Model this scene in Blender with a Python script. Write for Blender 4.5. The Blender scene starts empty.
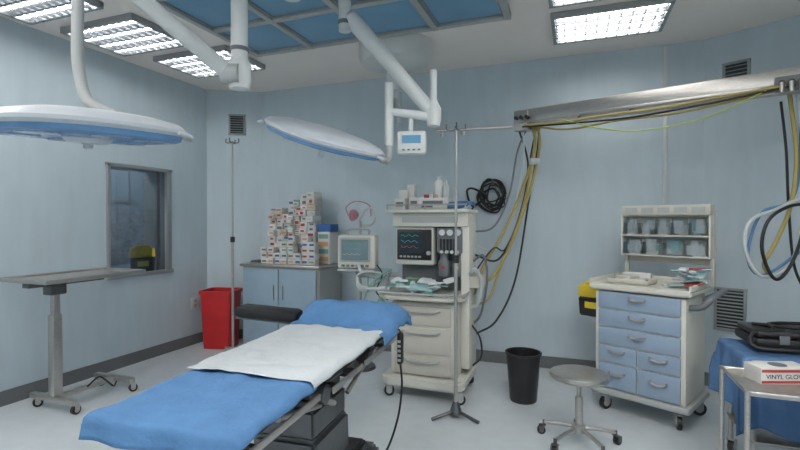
import bpy, bmesh, math, random
from mathutils import Vector, Matrix, noise
random.seed(7)
YAW=math.radians(20.6); CS=math.cos(YAW); SN=math.sin(YAW)
EYE=1.5; CEIL=3.15
sc=bpy.context.scene
COL=sc.collection
def C(r,f,z=None):
    """metric survey coords (right, forward of the tripod) -> room coords"""
    x=r*CS-f*SN; y=r*SN+f*CS
    return (x,y) if z is None else (x,y,z)
# ---------------- materials
def lin(c):
    return tuple(((v/255)/12.92 if v/255<=.04045 else (((v/255)+.055)/1.055)**2.4) for v in c)
def mat(name,rgb,rough=.5,metal=0,var=.06,scale=8,emit=None,es=0,bump=0,bscale=60,stretch=None,trans=0,coat=0,spec=.5):
    m=bpy.data.materials.new(name); m.use_nodes=True
    nt=m.node_tree; b=nt.nodes['Principled BSDF']
    c=lin(rgb)
    b.inputs['Roughness'].default_value=rough; b.inputs['Metallic'].default_value=metal
    b.inputs['Specular IOR Level'].default_value=spec
    tc=nt.nodes.new('ShaderNodeTexCoord'); mp=nt.nodes.new('ShaderNodeMapping')
    nt.links.new(tc.outputs['Object'],mp.inputs['Vector'])
    if stretch: mp.inputs['Scale'].default_value=stretch
    n=nt.nodes.new('ShaderNodeTexNoise'); n.inputs['Scale'].default_value=scale; n.inputs['Detail'].default_value=6
    nt.links.new(mp.outputs['Vector'],n.inputs['Vector'])
    cr=nt.nodes.new('ShaderNodeValToRGB')
    cr.color_ramp.elements[0].position=.3; cr.color_ramp.elements[1].position=.7
    cr.color_ramp.elements[0].color=tuple(max(0,v*(1-var)) for v in c)+(1,)
    cr.color_ramp.elements[1].color=tuple(min(1,v*(1+var)) for v in c)+(1,)
    nt.links.new(n.outputs['Fac'],cr.inputs['Fac']); nt.links.new(cr.outputs['Color'],b.inputs['Base Color'])
    if bump:
        n2=nt.nodes.new('ShaderNodeTexNoise'); n2.inputs['Scale'].default_value=bscale
        nt.links.new(mp.outputs['Vector'],n2.inputs['Vector'])
        bp=nt.nodes.new('ShaderNodeBump'); bp.inputs['Strength'].default_value=bump; bp.inputs['Distance'].default_value=.01
        nt.links.new(n2.outputs['Fac'],bp.inputs['Height']); nt.links.new(bp.outputs['Normal'],b.inputs['Normal'])
    if emit:
        b.inputs['Emission Color'].default_value=lin(emit)+(1,); b.inputs['Emission Strength'].default_value=es
    if trans: b.inputs['Transmission Weight'].default_value=trans
    if coat: b.inputs['Coat Weight'].default_value=coat
    return m
def glassmat(name,rgb,alpha=.25):
    m=bpy.data.materials.new(name); m.use_nodes=True; nt=m.node_tree
    for n in list(nt.nodes): nt.nodes.remove(n)
    o=nt.nodes.new('ShaderNodeOutputMaterial'); t=nt.nodes.new('ShaderNodeBsdfTransparent'); g=nt.nodes.new('ShaderNodeBsdfGlossy'); mx=nt.nodes.new('ShaderNodeMixShader')
    t.inputs['Color'].default_value=lin(rgb)+(1,); g.inputs['Roughness'].default_value=.05; g.inputs['Color'].default_value=(.8,.85,.9,1)
    mx.inputs['Fac'].default_value=alpha
    nt.links.new(t.outputs[0],mx.inputs[1]); nt.links.new(g.outputs[0],mx.inputs[2]); nt.links.new(mx.outputs[0],o.inputs[0])
    return m
M={}
M['wall']=mat('wall_vinyl',(192,205,212),.5,var=.032,scale=2.6,stretch=(4,4,.8),spec=.35)
M['ceil']=mat('ceiling_paint',(238,230,224),.8,var=.01,scale=4)
M['floor']=mat('floor_vinyl',(206,212,216),.24,var=.03,scale=9)
M['base']=mat('baseboard_grey',(108,110,112),.5,var=.05)
M['white']=mat('white_enamel',(208,210,208),.35,var=.03)
M['shell']=mat('lamp_shell',(190,195,200),.35,var=.03)
M['cream']=mat('cream_plastic',(211,208,198),.45,var=.03)
M['cream2']=mat('cream_plastic_dark',(194,190,179),.5,var=.03)
M['steel']=mat('brushed_steel',(188,184,179),.32,metal=.85,var=.1,scale=30,stretch=(1,1,6))
M['dsteel']=mat('dark_steel',(108,110,112),.35,metal=.8,var=.08,scale=20)
M['alu']=mat('aluminium',(165,168,170),.4,metal=.6,var=.05)
M['black']=mat('black_rubber',(27,27,30),.5,var=.2)
M['blackp']=mat('black_plastic',(36,34,36),.35,var=.1)
M['grey']=mat('grey_plastic',(108,112,116),.5,var=.04)
M['lgrey']=mat('light_grey_plastic',(170,172,171),.45,var=.04)
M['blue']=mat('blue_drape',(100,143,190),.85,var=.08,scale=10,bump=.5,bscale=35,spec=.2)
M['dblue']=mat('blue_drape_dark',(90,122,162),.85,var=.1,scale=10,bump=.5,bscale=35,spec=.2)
M['sheet']=mat('white_sheet',(214,218,220),.9,var=.03,bump=.4,bscale=30,spec=.2)
M['drawer']=mat('drawer_blue',(142,160,180),.4,var=.04)
M['door']=mat('cabinet_blue',(146,166,182),.45,var=.04)
M['red']=mat('red_plastic',(190,34,38),.4,var=.06)
M['yellow']=mat('yellow_plastic',(218,190,46),.4,var=.04)
M['hosey']=mat('hose_yellow',(166,150,90),.5,var=.05)
M['hosel']=mat('hose_lime',(170,190,90),.5,var=.05)
M['hoseb']=mat('hose_blue',(90,130,170),.5,var=.05)
M['hosew']=mat('hose_white',(190,196,196),.5,var=.05)
M['lampblue']=mat('lamp_blue_lens',(92,132,172),.25,var=.1,scale=20,emit=(70,130,190),es=.04)
M['lampled']=mat('lamp_led_lens',(150,175,200),.15,var=.2,scale=60)
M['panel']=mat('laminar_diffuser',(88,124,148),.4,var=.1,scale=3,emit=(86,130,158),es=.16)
M['tube']=mat('fluorescent_tube',(255,255,250),.5,var=0,emit=(252,250,246),es=15)
M['tube_fill']=mat('unseen_fill_tube',(255,255,250),.5,var=0,emit=(252,250,246),es=60)  # boosted output for fixtures out of view, added to brighten the room
M['reflector']=mat('fixture_reflector',(110,118,124),.4,var=.02)
M['louver']=mat('fixture_louver',(124,130,136),.35,metal=.5,var=.03)
M['screen']=mat('screen_dark',(20,30,38),.15,var=.1,emit=(30,60,70),es=.2)
M['screenl']=mat('screen_pale',(104,124,128),.15,var=.15,emit=(120,140,142),es=.1)
M['trG']=mat('trace_green',(60,170,110),.5,var=0,emit=(60,180,110),es=.25)
M['trB']=mat('trace_cyan',(80,160,190),.5,var=0,emit=(80,170,200),es=.25)
M['trR']=mat('trace_red',(180,80,60),.5,var=0,emit=(190,80,60),es=.25)
M['scrblue']=mat('screen_blue',(90,135,165),.2,var=.1,emit=(100,150,190),es=.18)
M['paper']=mat('carton_white',(212,210,206),.7,var=.03)
M['cred']=mat('carton_red',(176,64,60),.7,var=.05)
M['cblue']=mat('carton_blue',(60,100,160),.7,var=.05)
M['cor']=mat('carton_orange',(200,158,120),.7,var=.05)
M['cgr']=mat('carton_green',(120,158,146),.7,var=.05)
M['pink']=mat('pink_mask',(182,126,136),.6,var=.06)
M['cyan']=mat('cyan_wrap',(154,188,190),.6,var=.1)
M['clear']=glassmat('clear_bin',(240,243,244),.12)
M['glass']=glassmat('window_glass',(205,213,219),.1)
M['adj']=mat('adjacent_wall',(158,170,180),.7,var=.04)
M['slot']=mat('vent_dark',(50,56,60),.7,var=.05)
M['vent']=mat('vent_grey',(150,155,156),.5,var=.03)
# ---------------- geometry helpers
def empty(name,loc=(0,0,0),rz=0,rot=None):
    e=bpy.data.objects.new(name,None); COL.objects.link(e)
    e.location=loc; e.rotation_euler=rot if rot else (0,0,rz); e.empty_display_size=.1
    return e
def finish(name,bm,mats,parent=None,loc=None,rz=0,recalc=True):
    if recalc: bmesh.ops.recalc_face_normals(bm,faces=bm.faces[:])
    for f in bm.faces: f.smooth=True
    for e in bm.edges:
        if len(e.link_faces)==2:
            if e.calc_face_angle(0)>.6: e.smooth=False
    me=bpy.data.meshes.new(name); bm.to_mesh(me); bm.free()
    if not isinstance(mats,(list,tuple)): mats=[mats]
    for m in mats: me.materials.append(M[m] if isinstance(m,str) else m)
    o=bpy.data.objects.new(name,me); COL.objects.link(o)
    if parent: o.parent=parent
    if loc: o.location=loc
    o.rotation_euler=(0,0,rz)
    return o
def add_box(bm,c,s,rz=0,mi=0,bev=0,rot=None):
    r=bmesh.ops.create_cube(bm,size=1); vs=r['verts']
    mtx=Matrix.Translation(c)@(rot if rot else Matrix.Rotation(rz,4,'Z'))@Matrix.Diagonal((s[0],s[1],s[2],1))
    bmesh.ops.transform(bm,matrix=mtx,verts=vs)
    fs=set(f for v in vs for f in v.link_faces)
    for f in fs: f.material_index=mi
    if bev:
        es=list(set(e for v in vs for e in v.link_edges))
        rr=bmesh.ops.bevel(bm,geom=es,offset=min(bev,min(s)*.45),segments=2,affect='EDGES',profile=.5)
        for f in rr['faces']: f.material_index=mi
def box(name,c,s,m,parent=None,bev=.006,rz=0,rot=None):
    bm=bmesh.new(); add_box(bm,c,s,rz=rz,bev=bev,rot=rot); return finish(name,bm,m,parent)
def boxes(name,lst,mats,parent=None,bev=.004):
    bm=bmesh.new()
    for it in lst:
        add_box(bm,it[0],it[1],mi=it[2] if len(it)>2 else 0,rz=it[3] if len(it)>3 else 0,bev=bev)
    return finish(name,bm,mats,parent)
def add_cyl(bm,p1,p2,r1,r2=None,seg=20,mi=0):
    p1=Vector(p1);p2=Vector(p2); d=p2-p1; L=d.length
    if r2 is None: r2=r1
    q=d.to_track_quat('Z','Y').to_matrix().to_4x4()
    r=bmesh.ops.create_cone(bm,cap_ends=True,segments=seg,radius1=r1,radius2=r2,depth=L,matrix=Matrix.Translation((p1+p2)/2)@q)
    for f in set(f for v in r['verts'] for f in v.link_faces): f.material_index=mi
def cyl(name,p1,p2,r,m,parent=None,r2=None,seg=20):
    bm=bmesh.new(); add_cyl(bm,p1,p2,r,r2,seg); return finish(name,bm,m,parent)
def cyls(name,lst,m,parent=None,seg=16):
    bm=bmesh.new()
    for it in lst: add_cyl(bm,it[0],it[1],it[2],it[3] if len(it)>3 else None,seg)
    return finish(name,bm,m,parent)
def lathe(name,prof,m,parent=None,loc=(0,0,0),seg=32,mtx=None):
    bm=bmesh.new(); rings=[]
    for (r,z) in prof:
        if r<1e-5: rings.append([bm.verts.new((0,0,z))])
        else: rings.append([bm.verts.new((r*math.cos(2*math.pi*i/seg),r*math.sin(2*math.pi*i/seg),z)) for i in range(seg)])
    for a,b in zip(rings,rings[1:]):
        for i in range(seg):
            j=(i+1)%seg
            if len(a)==1 and len(b)==1: continue
            if len(a)==1: bm.faces.new((a[0],b[i],b[j]))
            elif len(b)==1: bm.faces.new((a[i],a[j],b[0]))
            else: bm.faces.new((a[i],a[j],b[j],b[i]))
    T=Matrix.Translation(loc)
    if mtx: T=T@mtx
    bmesh.ops.transform(bm,matrix=T,verts=bm.verts[:])
    return finish(name,bm,m,parent)
def cr(pts,n):
    P=[Vector(p) for p in pts]; P=[P[0]*2-P[1]]+P+[P[-1]*2-P[-2]]; out=[]
    for i in range(1,len(P)-2):
        for k in range(n):
            t=k/n; a,b,c,d=P[i-1],P[i],P[i+1],P[i+2]
            out.append(.5*((2*b)+(c-a)*t+(2*a-5*b+4*c-d)*t*t+(3*b-a-3*c+d)*t**3))
    out.append(P[-2]); return out
def add_tube(bm,pts,r,n=8,seg=10,smooth=True,ribs=0,mi=0):
    pp=cr(pts,n) if smooth else [Vector(p) for p in pts]
    N=len(pp); up=None; rings=[]
    for i in range(N):
        t=(pp[min(i+1,N-1)]-pp[max(i-1,0)]).normalized()
        if up is None:
            up=Vector((0,0,1)) if abs(t.z)<.9 else Vector((1,0,0))
        up=(up-t*up.dot(t))
        if up.length<1e-4: up=t.orthogonal()
        up.normalize(); s=t.cross(up)
        rr=r*(1+(.18 if (ribs and i%2) else 0))
        rings.append([bm.verts.new(pp[i]+(up*math.cos(2*math.pi*k/seg)+s*math.sin(2*math.pi*k/seg))*rr) for k in range(seg)])
    for a,b in zip(rings,rings[1:]):
        for k in range(seg):
            f=bm.faces.new((a[k],a[(k+1)%seg],b[(k+1)%seg],b[k])); f.material_index=mi
    bm.faces.new(rings[0]).material_index=mi; bm.faces.new(rings[-1]).material_index=mi
def tube(name,pts,r,m,parent=None,n=8,seg=10,smooth=True,ribs=0):
    bm=bmesh.new(); add_tube(bm,pts,r,n,seg,smooth,ribs); return finish(name,bm,m,parent)
def prism(name,outline,z0,z1,m,parent=None,bev=.01,taper=1.0):
    bm=bmesh.new()
    a=[bm.verts.new((x,y,z0)) for x,y in outline]; b=[bm.verts.new((x*taper,y*taper,z1)) for x,y in outline]
    n=len(a); bm.faces.new(a); bm.faces.new(b)
    for i in range(n): bm.faces.new((a[i],a[(i+1)%n],b[(i+1)%n],b[i]))
    if bev: bmesh.ops.bevel(bm,geom=bm.edges[:],offset=bev,segments=2,affect='EDGES')
    return finish(name,bm,m,parent)
def caster(parent,x,y,r=.05,name='caster',a=0.4,m='lgrey'):
    bm=bmesh.new()
    d=Vector((math.cos(a),math.sin(a),0)); s=Vector((-d.y,d.x,0)); c=Vector((x,y,r))+d*.02
    add_cyl(bm,c-s*.014,c+s*.014,r,seg=20,mi=0)
    add_cyl(bm,c-s*.018,c+s*.018,r*.55,seg=16,mi=1)
    for k in (-1,1):
        add_box(bm,c+s*k*.021+Vector((0,0,r*.5)),(r*1.1,.004,r*1.3),rz=a,mi=1)
    add_box(bm,(x+d.x*.01,y+d.y*.01,r*2.2),(r*1.2,.048,r*.25),rz=a,mi=1,bev=.003)
    add_cyl(bm,(x,y,r*2.2),(x,y,r*2.2+.035),.012,mi=1)
    return finish(name,bm,['blackp',m],parent)
def drape(name,x0,x1,y0,y1,z,hl,hr,hf,hb,m,parent=None,amp=.006,step=.025,seed=0,hfun=None,flare=.12,edge=.02,thick=.003,wa=.018):
    bm=bmesh.new()
    nx=max(4,int((x1-x0+hl+hr)/step)); ny=max(4,int((y1-y0+hf+hb)/step)); g=[]
    for j in range(ny+1):
        row=[]
        for i in range(nx+1):
            a=x0-hl+(x1-x0+hl+hr)*i/nx; b=y0-hf+(y1-y0+hf+hb)*j/ny
            ea=max(x0-a,a-x1,0); eb=max(y0-b,b-y1,0)
            px=min(max(a,x0),x1); py=min(max(b,y0),y1)
            e=max(ea,eb)
            q=(b if ea>eb else a)
            wav=(math.sin(q*23+seed)+.6*math.sin(q*41+seed*2))*wa*min(1,e*5)
            if ea>0: px+=(min(ea,.008)+flare*ea+wav)*(1 if a>x1 else -1)
            if eb>0: py+=(min(eb,.008)+flare*eb+wav)*(1 if b>y1 else -1)
            w=noise.noise(Vector((a*5+seed,b*5,seed*1.7)))*amp*1.3+noise.noise(Vector((a*14+seed,b*9,3.1)))*amp*.6
            zz=z-e+abs(w) + (hfun(px,py) if hfun else 0)
            zz+=noise.noise(Vector((a*4+seed*3,b*4,9)))*edge*min(1,e*8)
            row.append(bm.verts.new((px,py,zz)))
        g.append(row)
    for j in range(ny):
        for i in range(nx):
            bm.faces.new((g[j][i],g[j][i+1],g[j+1][i+1],g[j+1][i]))
    o=finish(name,bm,m,parent,recalc=True)
    for e in o.data.edges: e.use_edge_sharp=False
    s=o.modifiers.new('thick','SOLIDIFY'); s.thickness=thick; s.offset=1
    return o
# =============== ROOM ===============
XL=-4.34; XR=2.3; YB=4.96; YF=-1.6; T=.15
def wallseg(name,p,q,z0=0,z1=CEIL,out=T,m='wall'):
    p=Vector(p+(0,)) if len(p)==2 else Vector(p); q=Vector(q+(0,)); d=(q-p); n=Vector((-d.y,d.x,0)).normalized()*out
    bm=bmesh.new(); vs=[]
    for z in (z0,z1):
        vs.append([bm.verts.new((v.x,v.y,z)) for v in (p,q,q+n,p+n)])
    bm.faces.new(vs[0]);bm.faces.new(vs[1])
    for i in range(4): bm.faces.new((vs[0][i],vs[0][(i+1)%4],vs[1][(i+1)%4],vs[1][i]))
    return finish(name,bm,m)
A=(XL,4.63);B=(-3.755,YB);D=(1.1,YB);E=(XR,4.28)
WY0,WY1,WZ0,WZ1=3.29,4.07,.92,2.08
boxes('wall_left',[((XL-T/2,(YF+WY0)/2,CEIL/2),(T,WY0-YF,CEIL)),((XL-T/2,(WY1+A[1])/2,CEIL/2),(T,A[1]-WY1,CEIL)),
  ((XL-T/2,(WY0+WY1)/2,WZ0/2),(T,WY1-WY0,WZ0)),((XL-T/2,(WY0+WY1)/2,(WZ1+CEIL)/2),(T,WY1-WY0,CEIL-WZ1))],'wall',bev=0)
wallseg('wall_back_left',A,B); wallseg('wall_back',B,D); wallseg('wall_back_right',D,E)
wallseg('wall_right',E,(XR,YF)); wallseg('wall_front',(XR,YF),(XL,YF))
box('floor',((XL+XR)/2,(YB+YF)/2,-.05),(XR-XL+.4,YB-YF+.4,.1),'floor',bev=0)
box('ceiling',((XL+XR)/2,(YB+YF)/2,CEIL+.05),(XR-XL+.4,YB-YF+.4,.1),'ceil',bev=0)
wallseg('baseboard_left',(XL,YF),A,0,.12,out=-.014,m='base'); wallseg('baseboard_back_left',A,B,0,.12,-.014,'base')
wallseg('baseboard_back',B,D,0,.12,-.014,'base'); wallseg('baseboard_back_right',D,E,0,.12,-.014,'base')
wallseg('baseboard_right',E,(XR,YF),0,.12,-.014,'base')
box('trim_1',(.79,YB-.008,2.38),(.035,.016,1.5),'white',bev=.003)
# window with pass-through hatch
w=empty('window_1',(XL,(WY0+WY1)/2,(WZ0+WZ1)/2))
hy=(WY1-WY0)/2; hz=(WZ1-WZ0)/2
boxes('frame',[((.006,0,hz-.012),(.03,2*hy+.03,.035)),((.006,0,-hz+.012),(.05,2*hy+.03,.04)),((.006,-hy+.012,0),(.03,.035,2*hz)),((.006,hy-.03,0),(.03,.05,2*hz))],'alu',w)
boxes('jambs',[((-.2,hy-.006,0),(.4,.012,2*hz)),((-.2,-hy+.006,0),(.4,.012,2*hz)),((-.2,0,hz-.006),(.4,2*hy,.012)),((-.2,0,-hz+.006),(.4,2*hy,.012))],'lgrey',w,bev=0)
box('glass',(-.03,-.02,0),(.005,2*hy-.08,2*hz-.06),'glass',w,bev=0)
box('glass_stile',(-.03,hy-.14,0),(.02,.03,2*hz-.06),'dsteel',w)
boxes('hatch_interior',[((-1.4,0,0),(.02,3,2.4)),((-.9,1.4,0),(1,.02,2.4)),((-.9,-1.4,0),(1,.02,2.4)),((-.8,0,1.0),(1.2,2.8,.02)),((-.9,0,-hz-.012),(1.02,2.8,.02))],'adj',w,bev=0)
box('inner_cupboard',(-1.3,.5,-.3),(.16,.5,.5),'lgrey',w)
boxes('inner_window',[((-1.385,.75,.25),(.02,.5,.03)),((-1.385,.75,.7),(.02,.5,.03)),((-1.385,.5,.47),(.02,.03,.48)),((-1.385,1.0,.47),(.02,.03,.48))],'alu',w)
M['hatch_fill']=mat('hatch_fill_tube',(255,255,250),.5,var=0,emit=(252,250,246),es=40)
cyls('hatch_fill_lamp',[((-.75,-1.1,.96),(-.75,1.1,.96),.02)],'hatch_fill',w)  # unseen lamp added to brighten the view through the window
def sharps(loc,rz=0,s=1):
    e=empty('sharps_container',loc,rz)
    prism('tub',[(-.1*s,-.07*s),(.1*s,-.07*s),(.1*s,.07*s),(-.1*s,.07*s)],0,.15*s,'blackp' ,e,bev=.01,taper=1.08)
    prism('body',[(-.11*s,-.078*s),(.11*s,-.078*s),(.11*s,.078*s),(-.11*s,.078*s)],.152*s,.25*s,'yellow',e,bev=.01,taper=.95)
    box('lid_flap',(0,-.01*s,.262*s),(.13*s,.08*s,.022*s),'yellow',e)
    box('label',(0,-.078*s,.09*s),(.1*s,.004,.05*s),'yellow',e,bev=0)
    return e
sharps((XL-.15,3.82,WZ0+.013),math.radians(55),1.1)
o=empty('wall_outlet',(XL,4.42,.5)); box('plate',(.006,0,0),(.012,.12,.14),'white',o); boxes('sockets',[((.014,0,.03),(.006,.045,.04)),((.014,0,-.03),(.006,.045,.04))],'lgrey',o)
# vents
def vent(p,n,w_,h_,name='ventilation_grille'):
    ang=math.atan2(n[1],n[0])-math.pi/2+math.pi
    e=empty(name,p,ang)   # local -y faces room
    box('frame_back',(0,-.006,0),(w_,.01,h_),'slot',e,bev=0)
    boxes('frame',[((0,-.012,h_/2),(w_+.03,.024,.022)),((0,-.012,-h_/2),(w_+.03,.024,.022)),((w_/2,-.012,0),(.022,.024,h_)),((-w_/2,-.012,0),(.022,.024,h_))],'vent',e)
    k=int(h_/.03)
    bm=bmesh.new()
    for i in range(1,k):
        add_box(bm,(0,-.016,-h_/2+i*h_/k),(w_,.016,.004),rot=Matrix.Rotation(.6,4,'X'))
    finish('slats',bm,'vent',e)
nl=Vector((B[1]-A[1],-(B[0]-A[0]),0)).normalized()   # into room
nr=Vector((-(D[1]-E[1]),-(E[0]-D[0]),0)).normalized()
pl=Vector(A+(0,)).lerp(Vector(B+(0,)),.55)
vent((pl.x,pl.y,2.72),nl,.18,.24)
pr=Vector(D+(0,)).lerp(Vector(E+(0,)),.18)
vent((pr.x,pr.y,2.78),nr,.18,.2); vent((pr.x-.03,pr.y+.017,.72),nr,.22,.36)
# =============== CEILING ===============
def fixture(x0,x1,y0,y1):
    cx,cy=(x0+x1)/2,(y0+y1)/2; W=x1-x0; L=y1-y0; h=.05
    e=empty('ceiling_light',(cx,cy,CEIL))
    box('reflector',(0,0,-.006),(W-.02,L-.02,.01),'reflector',e,bev=0)
    boxes('housing',[((0,L/2,-h/2),(W+.03,.03,h)),((0,-L/2,-h/2),(W+.03,.03,h)),((W/2,0,-h/2),(.03,L,h)),((-W/2,0,-h/2),(.03,L,h))],'alu',e)
    cyls('tubes',[((-W/2+.03,yy,-.026),(W/2-.03,yy,-.026),.013) for yy in (-L*.375,-L*.125,L*.125,L*.375)],'tube' if cy>1.8 else 'tube_fill',e)
    l=[]
    for i in range(1,10): l.append(((-W/2+i*W/10,0,-h+.006),(.004,L,.024)))
    for yy in (-L*.25,0,L*.25): l.append(((0,yy,-h+.012),(W,.02,.024)))
    boxes('louvers',l,'louver',e,bev=0)
for (a,b,c,d) in [(-3.95,-3.08,3.52,4.1),(-4.1,-3.3,2.72,3.3),(-4.15,-3.35,1.92,2.5),(-4.15,-3.35,1.1,1.68),(-4.15,-3.35,.2,.8),
                  (-.17,.67,3.9,4.46),(-.17,.67,3.1,3.68),(-.17,.67,2.2,2.8),(-.17,.67,1.1,1.68),(-.17,.67,.2,.8),(-2.2,-1.4,-.2,.4),(1.2,2.0,.9,1.5),(-3.2,-2.4,-.9,-.3),(.2,1.0,-.9,-.3),(1.2,2.0,0,.6)]:  # entries beside the long rows are unseen extras, added for more light
    fixture(a,b,c,d)
# laminar flow ceiling
e=empty('laminar_flow_ceiling',(-1.67,2.52,CEIL)); W=2.35;L=2.36
box('plenum',(0,0,-.02),(W-.02,L-.02,.035),'lgrey',e,bev=0)
l=[];p=[];q=[]
for i in range(5): l.append(((-W/2+i*W/4,0,-.05),(.05,L+.05,.05)))
for j in range(5): l.append(((0,-L/2+j*L/4,-.05),(W,.05,.046)))
boxes('grid_frame',l,'lgrey',e,bev=.003)
for i in range(4):
    for j in range(4):
        cx=-W/2+(i+.5)*W/4; cy=-L/2+(j+.5)*L/4
        p.append(((cx,cy,-.045),(W/4-.09,L/4-.09,.012)))
        for s_ in (-1,1):
            q.append(((cx+s_*(W/8-.038),cy,-.05),(.012,L/4-.06,.02))); q.append(((cx,cy+s_*(L/8-.038),-.05),(W/4-.06,.012,.02)))
boxes('diffusers',p,'panel',e,bev=.003)
boxes('diffuser_clips',q,'alu',e,bev=0)
# =============== SURGICAL LIGHTS ===============
def lobed(name,layers,R,m,parent,seg=72,lob=.05,k=4,ph=0):
    bm=bmesh.new(); rings=[]
    for s,z in layers:
        rings.append([bm.verts.new((R*s*(1+lob*math.cos(k*t+ph))*math.cos(t),R*s*(1+lob*math.cos(k*t+ph))*math.sin(t),z)) for t in [2*math.pi*i/seg for i in range(seg)]])
    for a,b in zip(rings,rings[1:]):
        for i in range(seg): bm.faces.new((a[i],a[(i+1)%seg],b[(i+1)%seg],b[i]))
    bm.faces.new(rings[0]);bm.faces.new(rings[-1])
    return finish(name,bm,m,parent)
def lamp_head(parent,loc,rot,R,hl=.06):
    h=empty('light_head',loc,rot=rot); h.parent=parent
    lobed('shell',[(.96,-.012),(1,.0),(1,.014),(.93,.036),(.7,.056),(.4,.066),(.1,.07)],R,'shell',h)
    lobed('lens_ring',[(.955,-.012),(.94,-.03),(.9,-.036),(.5,-.036)],R,'lampblue',h)
    bm=bmesh.new()
    for k in range(6):
        t=k*math.pi/3
        add_cyl(bm,(R*.66*math.cos(t),R*.66*math.sin(t),-.034),(R*.66*math.cos(t),R*.66*math.sin(t),-.041),R*.2,seg=24)
    finish('led_modules',bm,'lampled',h)
    lathe('hub',[(0,-.055),(.07,-.055),(.085,-.04),(.085,-.03)],'shell',h)
    lathe('handle',[(0,-.05-hl),(.014,-.048-hl),(.018,-.04-hl),(.015,-.05-hl*.4),(.02,-.06),(.022,-.05)],'shell',h,seg=20)
    for s in (-1,1):
        tube('grip',[(s*R*.98,-.12,.0),(s*(R+.03),-.08,-.01),(s*(R+.03),.08,-.01),(s*R*.98,.12,0)],.01,'shell',h)
    return h
def lever(name,p,q,w1,w2,parent,m='white'):
    """tapered rounded spring arm"""
    p=Vector(p);q=Vector(q); d=(q-p).normalized(); up=Vector((0,0,1)); s=d.cross(up).normalized(); u=s.cross(d)
    bm=bmesh.new(); rings=[]
    for t,k in ((0,.6),(.03,1),(.5,1),(.97,1),(1,.6)):
        w_=(w1+(w2-w1)*t)*k; c=p.lerp(q,t)
        rings.append([bm.verts.new(c+s*math.cos(a)*w_*.42+u*math.sin(a)*w_*.5) for a in [2*math.pi*i/20 for i in range(20)]])
    for a,b in zip(rings,rings[1:]):
        for i in range(20): bm.faces.new((a[i],a[(i+1)%20],b[(i+1)%20],b[i]))
    bm.faces.new(rings[0]);bm.faces.new(rings[-1])
    return finish(name,bm,m,parent)
S=empty('surgical_light')
HUB=(-1.6,2.4)
lathe('ceiling_cover',[(0,2.95),(.16,2.95),(.2,2.99),(.2,3.07),(0,3.07)],'white',S,loc=(HUB[0],HUB[1],0))
cyl('hub_column',(HUB[0],HUB[1],2.84),(HUB[0],HUB[1],3.0),.055,'white',S)
ca=C(-.826,2.4)
lever('extension_arm',(HUB[0],HUB[1],2.9),(ca[0],ca[1],2.9),.1,.1,S)
cyl('drop_column',(ca[0],ca[1],2.24),(ca[0],ca[1],2.94),.042,'white',S)
lathe('elbow',[(0,2.17),(.05,2.18),(.06,2.22),(.06,2.3),(.045,2.33)],'white',S,loc=(ca[0],ca[1],0))
cyl('brake_collar',(ca[0],ca[1],2.37),(ca[0],ca[1],2.39),.046,'grey',S)
Ka=C(-.87,2.36,2.25);Kb=C(-1.287,1.9,2.6)
lever('spring_arm',Ka,Kb,.085,.075,S)
cyl('elbow_joint',C(-.81,2.36,2.245),C(-.9,2.36,2.245),.05,'lgrey',S)
tube('yoke',[Kb,C(-1.30,1.89,2.45),C(-1.30,1.88,2.2),C(-1.29,1.88,2.08),C(-1.25,1.87,1.98),C(-1.14,1.86,1.92)],.022,'lgrey',S,seg=14)
cyl('yoke_knuckle',Kb[:2]+(2.56,),Kb[:2]+(2.66,),.05,'white',S)
lamp_head(S,C(-1.24,1.85,1.865),(math.radians(5),math.radians(0),YAW+.4),.34,.03)
S2=empty('surgical_light')
k1=C(-.355,3.0)
lever('extension_arm',(HUB[0]+.03,HUB[1]+.04,2.98),(k1[0],k1[1],2.98),.08,.08,S2)
cyl('drop_column',(k1[0],k1[1],2.72),(k1[0],k1[1],3.02),.04,'white',S2)
cyl('brake_collar',(k1[0],k1[1],2.76),(k1[0],k1[1],2.785),.044,'grey',S2)
K1=C(-.34,3.0,2.83);K2=C(.226,3.0,2.177)
lever('spring_arm',K1,K2,.11,.085,S2)
lathe('elbow',[(0,2.1),(.04,2.11),(.05,2.15),(.05,2.22),(.03,2.26),(.022,2.28),(.022,2.47),(0,2.475)],'white',S2,loc=C(.215,3.0,0))
lever('link_arm',C(.2,3.0,2.17),C(-.07,2.98,2.2),.06,.05,S2)
cyl('head_column',C(-.07,2.98,1.98),C(-.07,2.98,2.38),.028,'white',S2)
tube('yoke',[C(-.07,2.98,2.05),C(-.07,2.96,1.93),C(-.085,2.9,1.875),C(-.12,2.82,1.875)],.02,'lgrey',S2)
Rc=Matrix.Rotation(YAW,4,'Z')@Matrix.Rotation(math.radians(17),4,'Y')@Matrix.Rotation(math.radians(12),4,'X')
lamp_head(S2,C(-.452,2.8,1.995),Rc.to_euler(),.35,.07)
cyl('monitor_bracket',C(.07,3.0,2.19),C(.07,3.0,2.07),.015,'white',S2)
mm=empty('control_monitor',C(.075,2.99,2.0),YAW-.1); mm.parent=S2
box('case',(0,0,0),(.19,.06,.15),'white',mm,bev=.02)
box('screen',(0,-.032,.02),(.12,.004,.05),'scrblue',mm,bev=0)
boxes('buttons',[((-.05+i*.033,-.032,-.047),(.015,.006,.01)) for i in range(4)],'grey',mm,bev=0)
S3=empty('ceiling_mount',(-1.58,4.08,0))
lathe('cover',[(0,2.93),(.2,2.93),(.31,2.97),(.34,3.02),(.34,3.15),(0,3.15)],'white',S3,seg=48)
lathe('spindle',[(0,2.52),(.05,2.53),(.06,2.56),(.06,2.7),(.08,2.71),(.08,2.9),(.1,2.95)],'white',S3)
lever('short_arm',(0,0,2.62),(.18,-.38,2.4),.09,.06,S3)
cyl('arm_end',(.18,-.38,2.33),(.18,-.38,2.45),.03,'lgrey',S3)
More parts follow.
